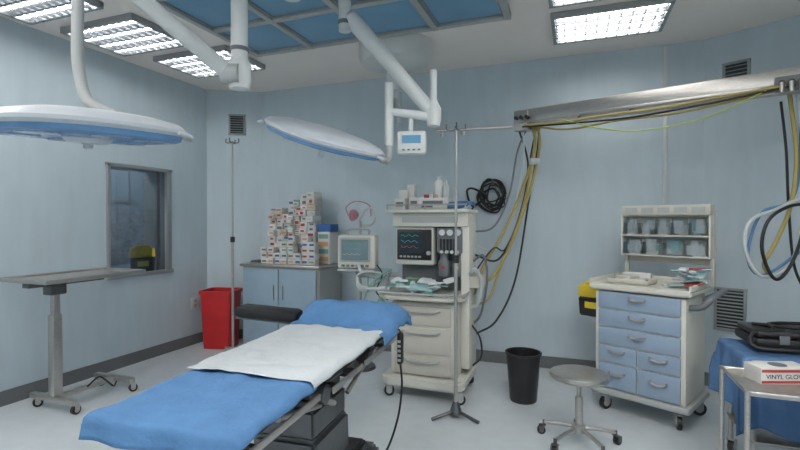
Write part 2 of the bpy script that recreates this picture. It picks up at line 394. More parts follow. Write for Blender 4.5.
# =============== SUPPLY BOOM ===============
BM=empty('medical_supply_boom')
L0=Vector((-.51,4.51,2.45)); L1=Vector((XR-.0,3.6,2.45)); bd=(L1-L0); bl=bd.length; bd.normalize(); ba=math.atan2(bd.y,bd.x); bn=Vector((bd.y,-bd.x,0))
mid=(L0+L1)/2
boxes('beam',[(tuple(mid),(bl,.1,.165),0,ba)],'steel',BM,bev=.012)
box('lower_rail',tuple(mid+bn*.075-Vector((0,0,.04))),(bl-.1,.012,.025),'steel',BM,rz=ba)
box('end_block',tuple(L0+bd*.06-Vector((0,0,.02))),(.14,.14,.19),'steel',BM,rz=ba,bev=.015)
cyls('end_knobs',[(tuple(L0+bd*(.03+.05*i)+bn*.06-Vector((0,0,.0))),tuple(L0+bd*(.03+.05*i)+bn*.11),.016) for i in range(3)],'blackp',BM)
cyls('hooks',[(tuple(L0+bd*t+bn*.06-Vector((0,0,.05))),tuple(L0+bd*t+bn*.11-Vector((0,0,.07))),.008) for t in (.15,.6,1.0,1.5,1.8,2.0)],'dsteel',BM)
boxes('outlet_block',[(tuple(L0+bd*2.02+bn*.07-Vector((0,0,.03))),(.26,.05,.1),0,ba)],'grey',BM,bev=.01)
cyls('gas_outlets',[(tuple(L0+bd*(1.93+.05*i)+bn*.09-Vector((0,0,.03))),tuple(L0+bd*(1.93+.05*i)+bn*.125-Vector((0,0,.03))),.018) for i in range(4)],'blackp',BM)
cyls('gas_connectors',[(tuple(L0+bd*(1.93+.05*i)+bn*.125-Vector((0,0,.03))),tuple(L0+bd*(1.93+.05*i)+bn*.135-Vector((0,0,.1))),.014) for i in range(4)],'steel',BM)
box('wall_bracket',tuple(L1-bd*.03),(.05,.3,.34),'dsteel',BM,rz=0)
rp=C(.33,4.45,2.36)
cyls('side_rail',[(rp,tuple(L0-Vector((0,0,.06))),.014),(C(.4,4.45,2.36),C(.4,4.45,2.3),.012),(C(.6,4.45,2.38),C(.6,4.45,2.32),.02)],'steel',BM)
def bp(t,dn,z): return tuple(L0+bd*t+bn*dn+Vector((0,0,z-2.45)))
def hang(name,m,r,seq): tube(name,seq,r,m,BM,n=10)
hang('hose_yellow','hosey',.011,[bp(.12,.12,2.37),bp(.4,.12,2.35),bp(.8,.12,2.36),bp(1.2,.12,2.36),bp(1.6,.12,2.38),bp(1.95,.12,2.40)])
hang('hose_yellow_2','hosey',.009,[bp(.14,.1,2.37),bp(.5,.1,2.29),bp(.9,.1,2.31),bp(1.3,.1,2.31),bp(1.7,.1,2.35),bp(1.95,.1,2.39)])
hang('hose_black','black',.008,[bp(.1,.11,2.36),bp(.5,.14,2.33),bp(1.0,.11,2.32),bp(1.5,.14,2.34),bp(2.0,.12,2.39)])
hang('hose_lime','hosel',.005,[bp(.45,.13,2.38),bp(.8,.15,2.25),bp(1.1,.15,2.2),bp(1.5,.15,2.24),bp(1.85,.13,2.38)])
hang('drop_hose_yellow','hosey',.014,[C(1.27,4.33,2.42),C(1.29,4.3,2.2),C(1.22,4.3,1.85),C(1.02,4.25,1.3),C(.82,4.2,.98),C(.68,4.15,1.0),C(.62,4.12,1.08)])
hang('drop_hose_yellow_2','hosey',.014,[C(1.22,4.33,2.42),C(1.25,4.32,2.2),C(1.14,4.32,1.8),C(.95,4.26,1.4),C(.76,4.2,1.1),C(.66,4.12,.85)])
hang('drop_hose_yellow_3','hosey',.011,[C(1.25,4.31,2.42),C(1.23,4.3,2.1),C(1.13,4.3,1.6),C(.93,4.25,1.1),C(.8,4.2,.8),C(.66,4.15,.75)])
hang('drop_hose_black','black',.009,[C(1.3,4.33,2.4),C(1.27,4.33,2.1),C(1.2,4.33,1.7),C(1.07,4.3,.97),C(.88,4.22,.6),C(.68,4.12,.5)])
hang('drop_hose_black_2','black',.009,[C(1.1,4.36,2.4),C(1.2,4.36,2.0),C(1.1,4.34,1.5),C(.9,4.25,1.15),C(.66,4.15,1.2)])
hang('drop_hose_black_3','black',.007,[C(1.28,4.35,2.4),C(1.22,4.35,2.1),C(1.17,4.34,1.7),C(.98,4.3,1.25),C(.84,4.2,1.25),C(.64,4.15,1.0)])
hang('drop_hose_grey','grey',.009,[C(1.2,4.35,2.4),C(1.1,4.36,2.15),C(1.02,4.34,1.75),C(.86,4.25,1.45),C(.64,4.15,1.4)])
hang('drop_hose_white','hosew',.009,[C(1.15,4.35,2.38),C(1.15,4.35,2.0),C(1.05,4.33,1.6),C(.85,4.25,1.25),C(.64,4.15,1.3)])
cyls('hose_ties',[(C(1.2,4.3,2.05),C(1.28,4.3,2.05),.03)],'hosew',BM)
def sx(l,f): return [C(a-.09,f,z) for a,z in l]
hang('loop_hose_white','hosew',.012,sx([(2.82,2.37),(2.88,1.75),(2.72,1.6),(2.5,1.5),(2.47,1.3),(2.58,1.12),(2.78,1.2),(2.86,1.5)],3.2))
hang('loop_hose_black','black',.011,sx([(2.86,2.37),(2.9,1.8),(2.8,1.3),(2.66,1.1),(2.56,1.3),(2.6,1.5),(2.75,1.6),(2.95,1.62)],3.17))
hang('loop_hose_yellow','hosey',.014,sx([(2.79,2.38),(2.84,1.95),(2.8,1.6),(2.7,1.35),(2.62,1.2),(2.68,1.11)],3.23))
hang('loop_hose_blue','hoseb',.01,sx([(2.9,2.37),(2.86,1.7),(2.62,1.55),(2.53,1.25),(2.64,1.12),(2.92,1.3)],3.26))
hang('loop_hose_black_2','black',.009,sx([(2.77,2.34),(2.81,2.0),(2.83,1.6),(2.87,1.2),(2.95,1.0)],3.28))
# wall cable coil
cc=empty('cable_coil',(-.80,YB,1.78))
bm=bmesh.new()
for k in range(9):
    R=.09+.010*k; ox=random.uniform(-.04,.04); oz=random.uniform(-.04,.04)
    add_tube(bm,[(ox+R*math.cos(t)*.85+random.uniform(-.02,.02),-.035-.012*(k%4),oz+R*1.0*math.sin(t)+random.uniform(-.02,.02)) for t in [2*math.pi*i/10 for i in range(11)]],.008,n=4,seg=8)
add_tube(bm,[(-.1,-.04,-.05),(-.22,-.06,-.12),(-.27,-.1,.03),(-.2,-.12,.06),(-.05,-.1,-.02)],.012,n=6,seg=8)
add_tube(bm,[(-.1,-.04,-.05),(-.22,-.06,-.15),(-.25,-.1,-.35),(-.2,-.15,-.6)],.01,n=6,seg=8)
finish('loops',bm,'black',cc)
cyls('wall_hook',[((0,0,.11),(0,-.1,.11),.01),((0,-.1,.11),(0,-.1,.15),.01)],'dsteel',cc)
# =============== ANESTHESIA MACHINE ===============
am=empty('anesthesia_machine',(-1.20,3.98,0))
prism('base_plinth',[(-.36,-.28),(-.3,-.33),(.3,-.33),(.36,-.28),(.36,.3),(-.36,.3)],.1,.19,'cream',am,bev=.02)
for x,y in ((-.31,-.28),(.31,-.28),(-.31,.25),(.31,.25)): caster(am,x,y,.045,a=random.uniform(0,3))
box('drawer_cabinet',(0,0,.5),(.58,.5,.62),'cream',am,bev=.02)
boxes('drawer_fronts',[((0,-.255,.70),(.5,.025,.16)),((0,-.255,.49),(.5,.025,.22)),((0,-.255,.28),(.5,.025,.16))],'cream2',am,bev=.01)
for z in (.75,.57,.33): tube('drawer_handle',[(-.16,-.268,z),(-.1,-.29,z-.012),(.1,-.29,z-.012),(.16,-.268,z)],.009,'lgrey',am)
box('side_column',(.33,.05,.86),(.08,.3,1.25),'cream',am,bev=.02)
prism('work_surface',[(-.38,-.3),(-.3,-.36),(.26,-.36),(.36,-.28),(.36,.27),(-.38,.27)],.84,.88,'cream',am,bev=.012)
tube('work_surface_rail',[(-.39,-.2,.9),(-.37,-.32,.9),(-.28,-.37,.9),(.25,-.37,.9),(.36,-.3,.9),(.37,-.1,.9)],.009,'lgrey',am)
box('back_column',(0,.16,1.2),(.6,.2,.66),'grey',am,bev=.015)
box('ventilator_monitor',(-.13,.0,1.28),(.36,.16,.34),'cream',am,bev=.02)
box('ventilator_bezel',(-.13,-.085,1.29),(.32,.02,.27),'blackp',am,bev=.008)
box('ventilator_screen',(-.15,-.097,1.31),(.22,.004,.18),'screen',am,bev=0)
bm=bmesh.new()
for k,zc in enumerate((1.37,1.32,1.27)):
    add_tube(bm,[(-.25+i*.0125,-.101,zc+.006*math.sin(i*1.3+k)*(1 if i%3 else 2)) for i in range(14)],.0013,n=2,seg=4,mi=k)
finish('screen_traces',bm,['trG','trB','trR'],am)
cyl('control_knob',(.01,-.095,1.22),(.01,-.12,1.22),.018,'lgrey',am)
boxes('key_row',[((-.25+i*.035,-.098,1.185),(.022,.006,.016)) for i in range(6)],'lgrey',am,bev=0)
box('gas_panel',(.2,-.02,1.33),(.24,.16,.22),'grey',am,bev=.012)
cyls('gauges',[((.13+.07*i,-.1,1.40),(.13+.07*i,-.115,1.40),.026) for i in range(3)],'white',am,seg=24)
boxes('flow_tubes',[((.12+.03*i,-.105,1.29),(.016,.01,.11)) for i in range(5)],'blackp',am,bev=0)
cyls('flow_knobs',[((.13+.045*i,-.1,1.235),(.13+.045*i,-.13,1.235),.014) for i in range(4)],'white',am,seg=16)
for i,mn in enumerate(('red','yellow')):
    lathe('vaporizer',[(0,0),(.045,0),(.05,.01),(.05,.12),(.04,.14),(.035,.15),(.035,.18),(0,.18)],'grey',am,loc=(.14+.12*i,-.06,1.02),seg=24)
    box('vaporizer_label',(.14+.12*i,-.112,1.1),(.03,.006,.02),mn,am,bev=0)
    cyl('vaporizer_dial',(.14+.12*i,-.06,1.2),(.14+.12*i,-.06,1.225),.04,'grey',am)
box('vaporizer_bar',(.2,.03,1.12),(.28,.05,.05),'alu',am)
TS=.04
box('top_shelf',(0,.04,1.545+TS),(.74,.46,.03),'cream',am,bev=.01)
box('top_module',(.02,.06,1.49+TS/2),(.68,.36,.08+TS),'cream',am,bev=.012)
boxes('top_module_display',[((.02,-.122,1.51),(.5,.006,.05))],'lgrey',am,bev=0)
tube('top_rail',[(-.36,-.18,1.6+TS),(0,-.18,1.6+TS),(.36,-.18,1.6+TS)],.007,'steel',am,smooth=False)
cyls('rail_posts',[((x,-.18,1.555+TS),(x,-.18,1.6+TS),.006) for x in (-.35,0,.35)],'steel',am)
lathe('absorber',[(0,.0),(.07,0),(.08,.02),(.08,.16),(.09,.17),(.09,.2),(0,.2)],'clear',am,loc=(-.44,-.08,.86),seg=24)
lathe('absorber_core',[(0,.0),(.06,0),(.06,.15),(0,.15)],'sheet',am,loc=(-.44,-.08,.87),seg=20)
box('absorber_bracket',(-.4,.04,.86),(.16,.2,.03),'lgrey',am)
tube('breathing_tube_1',[(-.44,-.16,1.0),(-.55,-.26,1.04),(-.62,-.2,1.1),(-.68,-.1,1.0),(-.55,-.3,.9),(-.3,-.34,.93)],.014,'hosew',am,n=14,ribs=1)
tube('breathing_tube_2',[(-.42,-.16,1.03),(-.5,-.3,1.06),(-.6,-.26,1.0),(-.5,-.36,.93),(-.28,-.3,.92)],.012,'hosew',am,n=14,ribs=1)
tube('breathing_tube_3',[(-.3,-.2,1.08),(-.4,-.34,1.0),(-.5,-.34,.8),(-.42,-.36,.7),(-.36,-.3,.84)],.008,'cgr',am,n=10)
lathe('breathing_bag',[(0,0),(.03,.02),(.055,.08),(.06,.15),(.045,.22),(.018,.27),(.018,.3)],'cgr',am,loc=(-.36,-.3,.56))
tube('side_tube_1',[(.37,-.1,1.05),(.43,-.16,1.1),(.47,-.1,.98),(.43,-.05,.8),(.37,-.02,.75)],.014,'hosew',am,n=14,ribs=1)
tube('side_tube_2',[(.37,.05,1.15),(.47,0,1.2),(.5,.0,1.0),(.44,.05,.7),(.37,.08,.6)],.01,'grey',am,n=10)
tube('side_tube_3',[(.37,.0,.6),(.45,-.05,.5),(.46,-.05,.35),(.38,.0,.25)],.008,'black',am,n=10)
box('side_tray',(.42,.02,.98),(.12,.22,.1),'cream2',am,bev=.012)
bt=1.56+TS
boxes('top_cartons',[((-.27,.0,bt+.05),(.1,.16,.1)),((-.15,.03,bt+.055),(.1,.14,.11)),((.05,-.02,bt+.05),(.26,.2,.1)),((-.27,.02,bt+.14),(.08,.08,.08),0,.3),((-.2,.06,bt+.17),(.07,.08,.12)),((-.08,.12,bt+.06),(.1,.1,.12)),((-.29,.12,bt+.08),(.08,.07,.16))],'paper',am,bev=.003)
boxes('carton_labels',[((-.27,-.082,bt+.05),(.07,.004,.04)),((.05,-.122,bt+.06),(.18,.004,.03)),((.0,-.122,bt+.025),(.1,.004,.015)),((-.15,-.042,bt+.06),(.06,.004,.04))],'grey',am,bev=0)
boxes('small_vials',[((-.05+.05*i,.02,bt+.12),(.035,.04,.035),i%3) for i in range(3)],['cred','paper','cor'],am,bev=.004)
lathe('bottle',[(0,0),(.045,0),(.05,.01),(.05,.13),(.03,.16),(.018,.17),(.018,.2),(0,.2)],'white',am,loc=(0.06,.05,bt+.1))
lathe('spray_bottle',[(0,0),(.03,0),(.032,.01),(.032,.1),(.015,.13),(.012,.16),(0,.16)],'hosew',am,loc=(.13,.02,bt+.1),seg=20)
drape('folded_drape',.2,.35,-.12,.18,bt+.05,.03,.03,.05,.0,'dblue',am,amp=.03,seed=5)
random.seed(3)
bm=bmesh.new()
for i in range(26):
    add_box(bm,(random.uniform(-.3,.24),random.uniform(-.32,-.1),.895+random.uniform(0,.1)),(random.uniform(.06,.18),random.uniform(.03,.08),.012),rot=Matrix.Rotation(random.uniform(-.5,.5),4,'X')@Matrix.Rotation(random.uniform(0,3),4,'Z'),mi=random.choice([0,1,1,1,2]),bev=.004)
finish('wrapped_supplies',bm,['cyan','sheet','cgr'],am)
drape('plastic_wrap',-.2,.1,-.3,-.08,.94,.03,.03,.03,.02,'cyan',am,amp=.06,seed=2)
# patient monitor
pm=empty('patient_monitor',(-1.86,3.86,1.22),math.radians(8))
box('case',(0,0,0),(.36,.14,.31),'cream',pm,bev=.025)
box('bezel',(-.01,-.072,.02),(.29,.01,.22),'lgrey',pm,bev=.004)
box('screen',(-.01,-.079,.02),(.25,.005,.185),'screenl',pm,bev=0)
bm=bmesh.new()
for k,zc in enumerate((.075,.03,-.02)):
    add_tube(bm,[(-.12+i*.012,-.084,zc+.006*math.sin(i*1.7+k)) for i in range(15)],.0013,n=2,seg=4,mi=k)
finish('traces',bm,['trG','trB','sheet'],pm)
boxes('keys',[((-.12+i*.045,-.073,-.125),(.028,.01,.02)) for i in range(6)],'grey',pm,bev=0)
tube('handle',[(-.1,0,.15),(-.09,0,.2),(.09,0,.2),(.1,0,.15)],.01,'lgrey',pm)
cyls('support_arm',[((0,.02,-.15),(0,.02,-.22),.03),((0,.02,-.22),(.35,.12,-.22),.022)],'lgrey',pm)
box('shelf',(0,0,-.165),(.34,.2,.02),'lgrey',pm)
tube('cable',[(.16,.0,-.1),(.24,-.05,-.2),(.2,-.1,-.35),(.3,-.08,-.42)],.006,'black',pm)
tube('cable_2',[(.1,.0,-.15),(.12,-.08,-.3),(.2,-.1,-.28),(.28,-.05,-.2)],.006,'cgr',pm)
# =============== STORAGE CABINET + BOXES ===============
cb=empty('storage_cabinet',(-3.1,4.66,0))
box('carcass',(0,0,.53),(1.0,.52,.9),'lgrey',cb,bev=.006)
box('plinth',(0,.02,.04),(.94,.46,.08),'base',cb)
box('worktop',(0,-.01,.995),(1.05,.56,.03),'steel',cb,bev=.008)
boxes('doors',[((-.245,-.27,.53),(.475,.02,.86)),((.245,-.27,.53),(.475,.02,.86))],'door',cb,bev=.006)
cyls('door_handles',[((x,-.295,.78),(x,-.295,.62),.007) for x in (-.06,.06)],'steel',cb)
box('side_panel',(.505,0,.53),(.012,.5,.88),'lgrey',cb)
boxes('backsplash',[((0,.262,1.03),(1.03,.015,.06))],'steel',cb)
random.seed(11)
bm=bmesh.new()
x=-3.38
while x<-2.84:
    wd=random.choice([.07,.085,.1]); z=1.011; top=1.011+ (.62 if x<-3.2 else .74)*random.uniform(.85,1.05)
    while z<top:
        h=random.uniform(.04,.075); dp=random.uniform(.12,.2); yy=4.64+random.uniform(-.03,.03)
        add_box(bm,(x+wd/2+random.uniform(-.004,.004),yy+.05,z+h/2),(wd-.004,dp,h-.003),mi=random.choice([0,0,0,0,6]),bev=.002,rz=random.uniform(-.08,.08))
        add_box(bm,(x+wd/2+random.uniform(-.01,.01),yy+.05-dp/2-.003,z+h/2),(wd*random.uniform(.35,.75),.003,h*random.uniform(.2,.5)),mi=random.choice([1,1,2,3,4,5,5,6]))
        z+=h
    x+=wd+.003
for i in range(8):
    z=1.011
    for k in range(random.randint(2,5)):
        add_box(bm,(-3.34+i*.09+random.uniform(-.01,.01),4.49,z+.032),(.082,.09,.06),mi=0,bev=.002)
        add_box(bm,(-3.34+i*.09,4.444,z+.032),(.055,.003,.022),mi=random.choice([1,3,5,4,5,2]))
        z+=.064
finish('medicine_boxes',bm,['paper','cred','cblue','cor','cgr','grey','cream2'])
bm=bmesh.new()
add_box(bm,(-2.66,4.72,1.42),(.17,.2,.09),mi=0,bev=.01)
add_box(bm,(-2.66,4.72,1.195),(.15,.2,.365),mi=1,bev=.004)
for i in range(4): add_box(bm,(-2.66,4.616,1.07+i*.085),(.12,.004,.05),mi=2+i%2)
finish('carton_stack',bm,['cblue','paper','cor','cgr'])
bm=bmesh.new()
for i in range(5):
    add_tube(bm,[(-3.56+.02*i,4.5,1.013+.012),(-3.5,4.46+.03*i,1.035),(-3.44+.01*i,4.52,1.022)],.01,n=5,seg=6)
finish('loose_instruments',bm,'dsteel')
mk=empty('respirator_mask',(-2.05,4.3,0))
cyl('stand_pole',(0,0,.04),(0,0,1.5),.014,'steel',mk); lathe('stand_base',[(0,0),(.16,0),(.15,.03),(.02,.05),(0,.05)],'dsteel',mk)
lathe('mask_cup',[(.0,.08),(.02,.075),(.04,.045),(.05,.0),(.042,-.005),(.035,.03),(0,.06)],'pink',mk,loc=(-.06,-.02,1.55),mtx=Matrix.Rotation(.9,4,'X')@Matrix.Diagonal((1,1.3,1,1)))
tube('mask_tube',[(-.02,0,1.5),(.08,-.02,1.62),(.16,0,1.6),(.14,0,1.48),(.02,0,1.45)],.011,'hosew',mk,ribs=1,n=10)
tube('mask_strap',[(-.12,-.02,1.55),(-.16,0,1.64),(-.05,0,1.7),(.1,0,1.66),(.12,0,1.55)],.006,'pink',mk)
# =============== IV POLES ===============
def ivpole(loc,H,foot=True,R=.3):
    e=empty('iv_pole',loc)
    cyl('pole',(0,0,.05),(0,0,H*.55),.014,'steel',e); cyl('pole_upper',(0,0,H*.54),(0,0,H),.010,'steel',e)
    lathe('collar',[(.01,-.03),(.024,-.03),(.024,.03),(.01,.03)],'blackp',e,loc=(0,0,H*.55))
    for k in range(2):
        a=k*math.pi/2+.3
        tube('hook',[(.07*math.cos(a),.07*math.sin(a),H+.035),(.07*math.cos(a),.07*math.sin(a),H-.005),(.03*math.cos(a),.03*math.sin(a),H-.012),(0,0,H),(-.03*math.cos(a),-.03*math.sin(a),H-.012),(-.07*math.cos(a),-.07*math.sin(a),H-.005),(-.07*math.cos(a),-.07*math.sin(a),H+.035)],.006,'dsteel',e,n=5,seg=8)
    return e
e=ivpole((-3.49,4.1,0),2.36)
for k in range(5):
    a=k*2*math.pi/5+.2
    bx=tube('leg',[(0,0,.11),(.08*math.cos(a),.08*math.sin(a),.1),(.17*math.cos(a),.17*math.sin(a),.085)],.012,'steel',e)
    caster(e,.17*math.cos(a),.17*math.sin(a),.028,a=a)
e=ivpole(C(.426,3.54)+(0,),2.2)
for k in range(3):
    a=math.radians(20+20.6+k*120)+math.pi
    tube('foot',[(0,0,.06),(.05*math.cos(a),.05*math.sin(a),.045),(.2*math.cos(a),.2*math.sin(a),.014)],.013,'dsteel',e)
lathe('hub',[(0,.03),(.05,.03),(.04,.07),(.02,.12),(.014,.12)],'dsteel',e)
# =============== BINS ===============
rb=empty('waste_bin',(-3.96,4.45,0),math.radians(15))
def tub(name,w,d,h,tp,m,parent,t=.012):
    bm=bmesh.new()
    def ring(w_,d_,z,r=.04):
        out=[]
        for cx,cy,a0 in ((w_/2-r,d_/2-r,0),(-w_/2+r,d_/2-r,90),(-w_/2+r,-d_/2+r,180),(w_/2-r,-d_/2+r,270)):
            for k in range(5):
                a=math.radians(a0+k*22.5); out.append(bm.verts.new((cx+r*math.cos(a),cy+r*math.sin(a),z)))
        return out
    R=[ring(w*tp,d*tp,0),ring(w,d,h-.04),ring(w+.03,d+.03,h-.04),ring(w+.03,d+.03,h),ring(w-t,d-t,h),ring(w*tp-t,d*tp-t,.02)]
    n=len(R[0])
    for a,b in zip(R,R[1:]):
        for i in range(n): bm.faces.new((a[i],a[(i+1)%n],b[(i+1)%n],b[i]))
    bm.faces.new(R[0]);bm.faces.new(R[-1])
    return finish(name,bm,m,parent)
tub('bin_body',.38,.32,.68,.86,'red',rb)
tc=empty('trash_can',(-.40,4.0,0))
lathe('can',[(0,0),(.105,0),(.11,.01),(.14,.39),(.15,.395),(.15,.405),(.138,.405),(.104,.02),(0,.02)],'blackp',tc,seg=36)
# =============== INSTRUMENT TABLE (left) ===============
it=empty('instrument_table',(-3.87,2.68,0))
box('top',(0,0,1.04),(.52,.84,.02),'steel',it,bev=.006)
boxes('top_lip',[((.26,0,1.05),(.014,.85,.03)),((-.26,0,1.05),(.014,.85,.03)),((0,.42,1.05),(.52,.014,.03)),((0,-.42,1.05),(.52,.014,.03))],'steel',it)
box('under_frame',(0,-.1,1.01),(.08,.6,.04),'dsteel',it)
box('column_outer',(.02,-.2,.42),(.07,.07,.68),'steel',it,bev=.006)
box('column_inner',(.02,-.2,.86),(.05,.05,.3),'steel',it,bev=.005)
box('crank_box',(.02,-.2,.96),(.1,.12,.08),'dsteel',it)
boxes('base_frame',[((.02,-.22,.1),(.5,.05,.04)),((.02,.04,.1),(.05,.56,.04)),((.02,.3,.1),(.46,.05,.04))],'steel',it)
for x,y in ((-.2,-.22),(.25,-.22),(-.18,.3),(.22,.3)): caster(it,x,y,.035,a=random.uniform(0,3),m='steel')
tube('foot_crank',[(.1,.0,.13),(.16,.05,.2),(.24,.05,.19),(.28,.09,.13),(.24,.15,.14)],.007,'black',it)
# =============== OPERATING TABLE ===============
ot=empty('operating_table',(-1.365,2.11,0),math.radians(4.6))
TZ=.815; HW=.29
def rect(w,d,r=0): return [(-w/2,-d/2),(w/2,-d/2),(w/2,d/2),(-w/2,d/2)]
def prism_at(name,w,d,cy,z0,z1,m,bev=.02,taper=1):
    o=prism(name,rect(w,d),z0,z1,m,ot,bev,taper); o.location=(0,cy,0); return o
prism_at('base_plinth',.56,1.1,0,0.0,.13,'dsteel',.03,.97)
prism_at('base_cover',.5,.8,.03,.13,.2,'blackp',.02,.94)
prism_at('column_lower',.36,.44,.05,.2,.42,'dsteel',.02,.98)
prism_at('column_middle',.32,.4,.05,.42,.56,'dsteel',.012)
prism_at('column_upper',.28,.36,.05,.56,.68,'blackp',.012)
prism_at('tilt_head',.4,.5,.05,.66,.73,'blackp',.02)
boxes('frame_plates',[((0,.55,.735),(.5,.7,.03)),((0,-.05,.735),(.5,.5,.03)),((0,-.63,.735),(.46,.62,.03))],'dsteel',ot)
boxes('side_rails',[((.325,.5,.735),(.012,.75,.03)),((.325,-.1,.735),(.012,.38,.03)),((.3,-.65,.735),(.012,.56,.03)),((-.325,.5,.735),(.012,.75,.03)),((-.325,-.1,.735),(.012,.38,.03)),((-.3,-.65,.735),(.012,.56,.03))],'steel',ot)
bl_=[]
for sx_ in (-1,1):
    for y in (.8,.5,.2,.0,-.22): bl_.append(((sx_*.29,y,.735),(.07,.025,.018)))
    for y in (-.45,-.85): bl_.append(((sx_*.265,y,.735),(.07,.025,.018)))
boxes('rail_brackets',bl_,'blackp',ot,bev=0)
boxes('mattress',[((0,.62,.782),(2*HW,.66,.062)),((0,.0,.782),(2*HW,.56,.062)),((0,-.63,.782),(2*HW-.02,.66,.062))],'black',ot,bev=.02)
cyls('hinge_joints',[((sx_*.24,-.3,.72),(sx_*.3,-.3,.72),.045) for sx_ in (-1,1)]+[((sx_*.24,.28,.72),(sx_*.3,.28,.72),.04) for sx_ in (-1,1)],'dsteel',ot)
tube('support_bar',[(.26,-.3,.7),(.24,-.1,.6),(.16,.05,.55)],.016,'steel',ot)
cyls('gas_struts',[((sx_*.2,-.55,.7),(sx_*.17,-.1,.58),.014) for sx_ in (-1,1)]+[((sx_*.22,.6,.7),(sx_*.17,.25,.52),.014) for sx_ in (-1,1)],'steel',ot)
boxes('actuator_boxes',[((.16,.3,.66),(.12,.16,.09)),((-.16,.3,.66),(.12,.16,.09)),((0,-.42,.69),(.3,.1,.06))],'dsteel',ot,bev=.012)
def pil(x,y):
    t=max(0,1-abs((y-.78)/.21)**2.6); s=max(0,1-abs(x/.38)**6); return .115*t*s
drape('blue_sheet_head',-HW-.02,HW+.05,.38,1.0,TZ+.004,.05,.06,.0,.07,'blue',ot,amp=.026,seed=1,hfun=pil,step=.016)
prism_at('pillow',.5,.34,.78,TZ,.895,'sheet',.03,.9)
drape('blue_sheet_foot',-HW-.005,HW+.005,-.96,-.42,TZ+.004,.03,.04,.08,.0,'blue',ot,amp=.013,seed=4,step=.016)
drape('white_sheet',-HW-.02,HW+.02,-.47,.46,TZ+.017,.01,.03,.0,.0,'sheet',ot,amp=.012,seed=8,step=.016)
ab=empty('arm_board',(-.55,.60,.835),rot=(0,math.radians(4),math.radians(8))); ab.parent=ot
box('pad',(-.0,0,.035),(.44,.17,.075),'black',ab,bev=.03)
box('board',(.0,0,-.008),(.44,.12,.014),'dsteel',ab)
cyls('clamp',[((.2,0,-.0),(.2,0,-.11),.02)],'dsteel',ab)
hs=empty('hand_control',(.37,.66,.74),0); hs.parent=ot
box('handset',(0,0,-.06),(.035,.055,.2),'blackp',hs,bev=.012)
tube('hanger',[(0,0,.04),(-.01,0,.06),(-.035,0,.05)],.006,'blackp',hs,n=5)
boxes('keys',[((.0,-.029,-.13+.03*i),(.02,.004,.015)) for i in range(5)],'lgrey',hs,bev=0)
tube('cable',[(0,0,-.16),(.01,-.0,-.3),(.0,-.05,-.48),(-.05,-.12,-.66),(-.1,-.25,-.70),(-.14,-.4,-.6),(-.13,-.5,-.5)],.007,'black',hs,n=10)
# =============== STOOL ===============
st=empty('rolling_stool',(.03,3.34,0),.3)
lathe('seat',[(0,.442),(.16,.442),(.182,.447),(.19,.46),(.186,.478),(.17,.485),(.1,.482),(0,.48)],'steel',st,seg=40)
cyl('screw_column',(0,0,.3),(0,0,.44),.014,'steel',st); cyl('outer_column',(0,0,.1),(0,0,.32),.024,'steel',st)
lathe('seat_plate',[(.02,.41),(.07,.435),(.07,.442),(0,.442)],'dsteel',st)
lathe('hub',[(0,.085),(.045,.085),(.045,.13),(.024,.14)],'steel',st)
for k in range(5):
    a=k*2*math.pi/5
    tube('leg',[(.02*math.cos(a),.02*math.sin(a),.11),(.12*math.cos(a),.12*math.sin(a),.105),(.24*math.cos(a),.24*math.sin(a),.085)],.013,'steel',st)
    caster(st,.24*math.cos(a),.24*math.sin(a),.028,a=a+.5,m='dsteel')
# =============== MEDICAL CART ===============
mc=empty('medical_cart',(.55,4.10,0),math.radians(-26))
CW,CD=.64,.48
box('body',(0,0,.57),(CW,CD,.76),'cream',mc,bev=.012)
box('bottom_bumper',(0,0,.165),(CW+.06,CD+.06,.05),'lgrey',mc,bev=.02)
for x,y in ((-.27,-.2),(.27,-.2),(-.27,.2),(.27,.2)): caster(mc,x,y,.052,a=random.uniform(0,3))
prism('top_tray',rect(CW+.08,CD+.08),.965,1.01,'cream',mc,bev=.012)
boxes('top_rim',[((0,CD/2+.03,1.025),(CW+.08,.015,.04)),((CW/2+.03,0,1.025),(.015,CD+.06,.04)),((-CW/2-.03,0,1.025),(.015,CD+.06,.04))],'cream',mc)
yf=-CD/2-.008
dr=[((0,yf,.885),(.58,.02,.13)),((0,yf,.745),(.58,.02,.13)),((0,yf,.605),(.58,.02,.13)),
    ((-.147,yf,.465),(.286,.02,.13)),((.147,yf,.465),(.286,.02,.13)),((-.147,yf,.295),(.286,.02,.19)),((.147,yf,.295),(.286,.02,.19))]
boxes('drawers',dr,'drawer',mc,bev=.008)
bm=bmesh.new()
for c,s in dr:
    add_tube(bm,[(c[0]-.055,yf-.008,c[2]+.03),(c[0]-.045,yf-.028,c[2]+.022),(c[0],yf-.032,c[2]+.012),(c[0]+.045,yf-.028,c[2]+.022),(c[0]+.055,yf-.008,c[2]+.03)],.01,n=5,seg=8)
finish('drawer_handles',bm,'steel',mc)
tube('push_handle',[(CW/2+.0,-.17,.88),(CW/2+.08,-.18,.9),(CW/2+.14,-.14,.97),(CW/2+.15,.1,.99),(CW/2+.09,.18,.95),(CW/2,.17,.9)],.022,'grey',mc)
OG=empty('bin_organiser',(0.06,.15,0.21)); OG.parent=mc
boxes('uprights',[((-.31,.08,1.08),(.03,.04,.58)),((.31,.08,1.08),(.03,.04,.58)),((0,.075,1.16),(.62,.01,.42))],'cream2',OG)
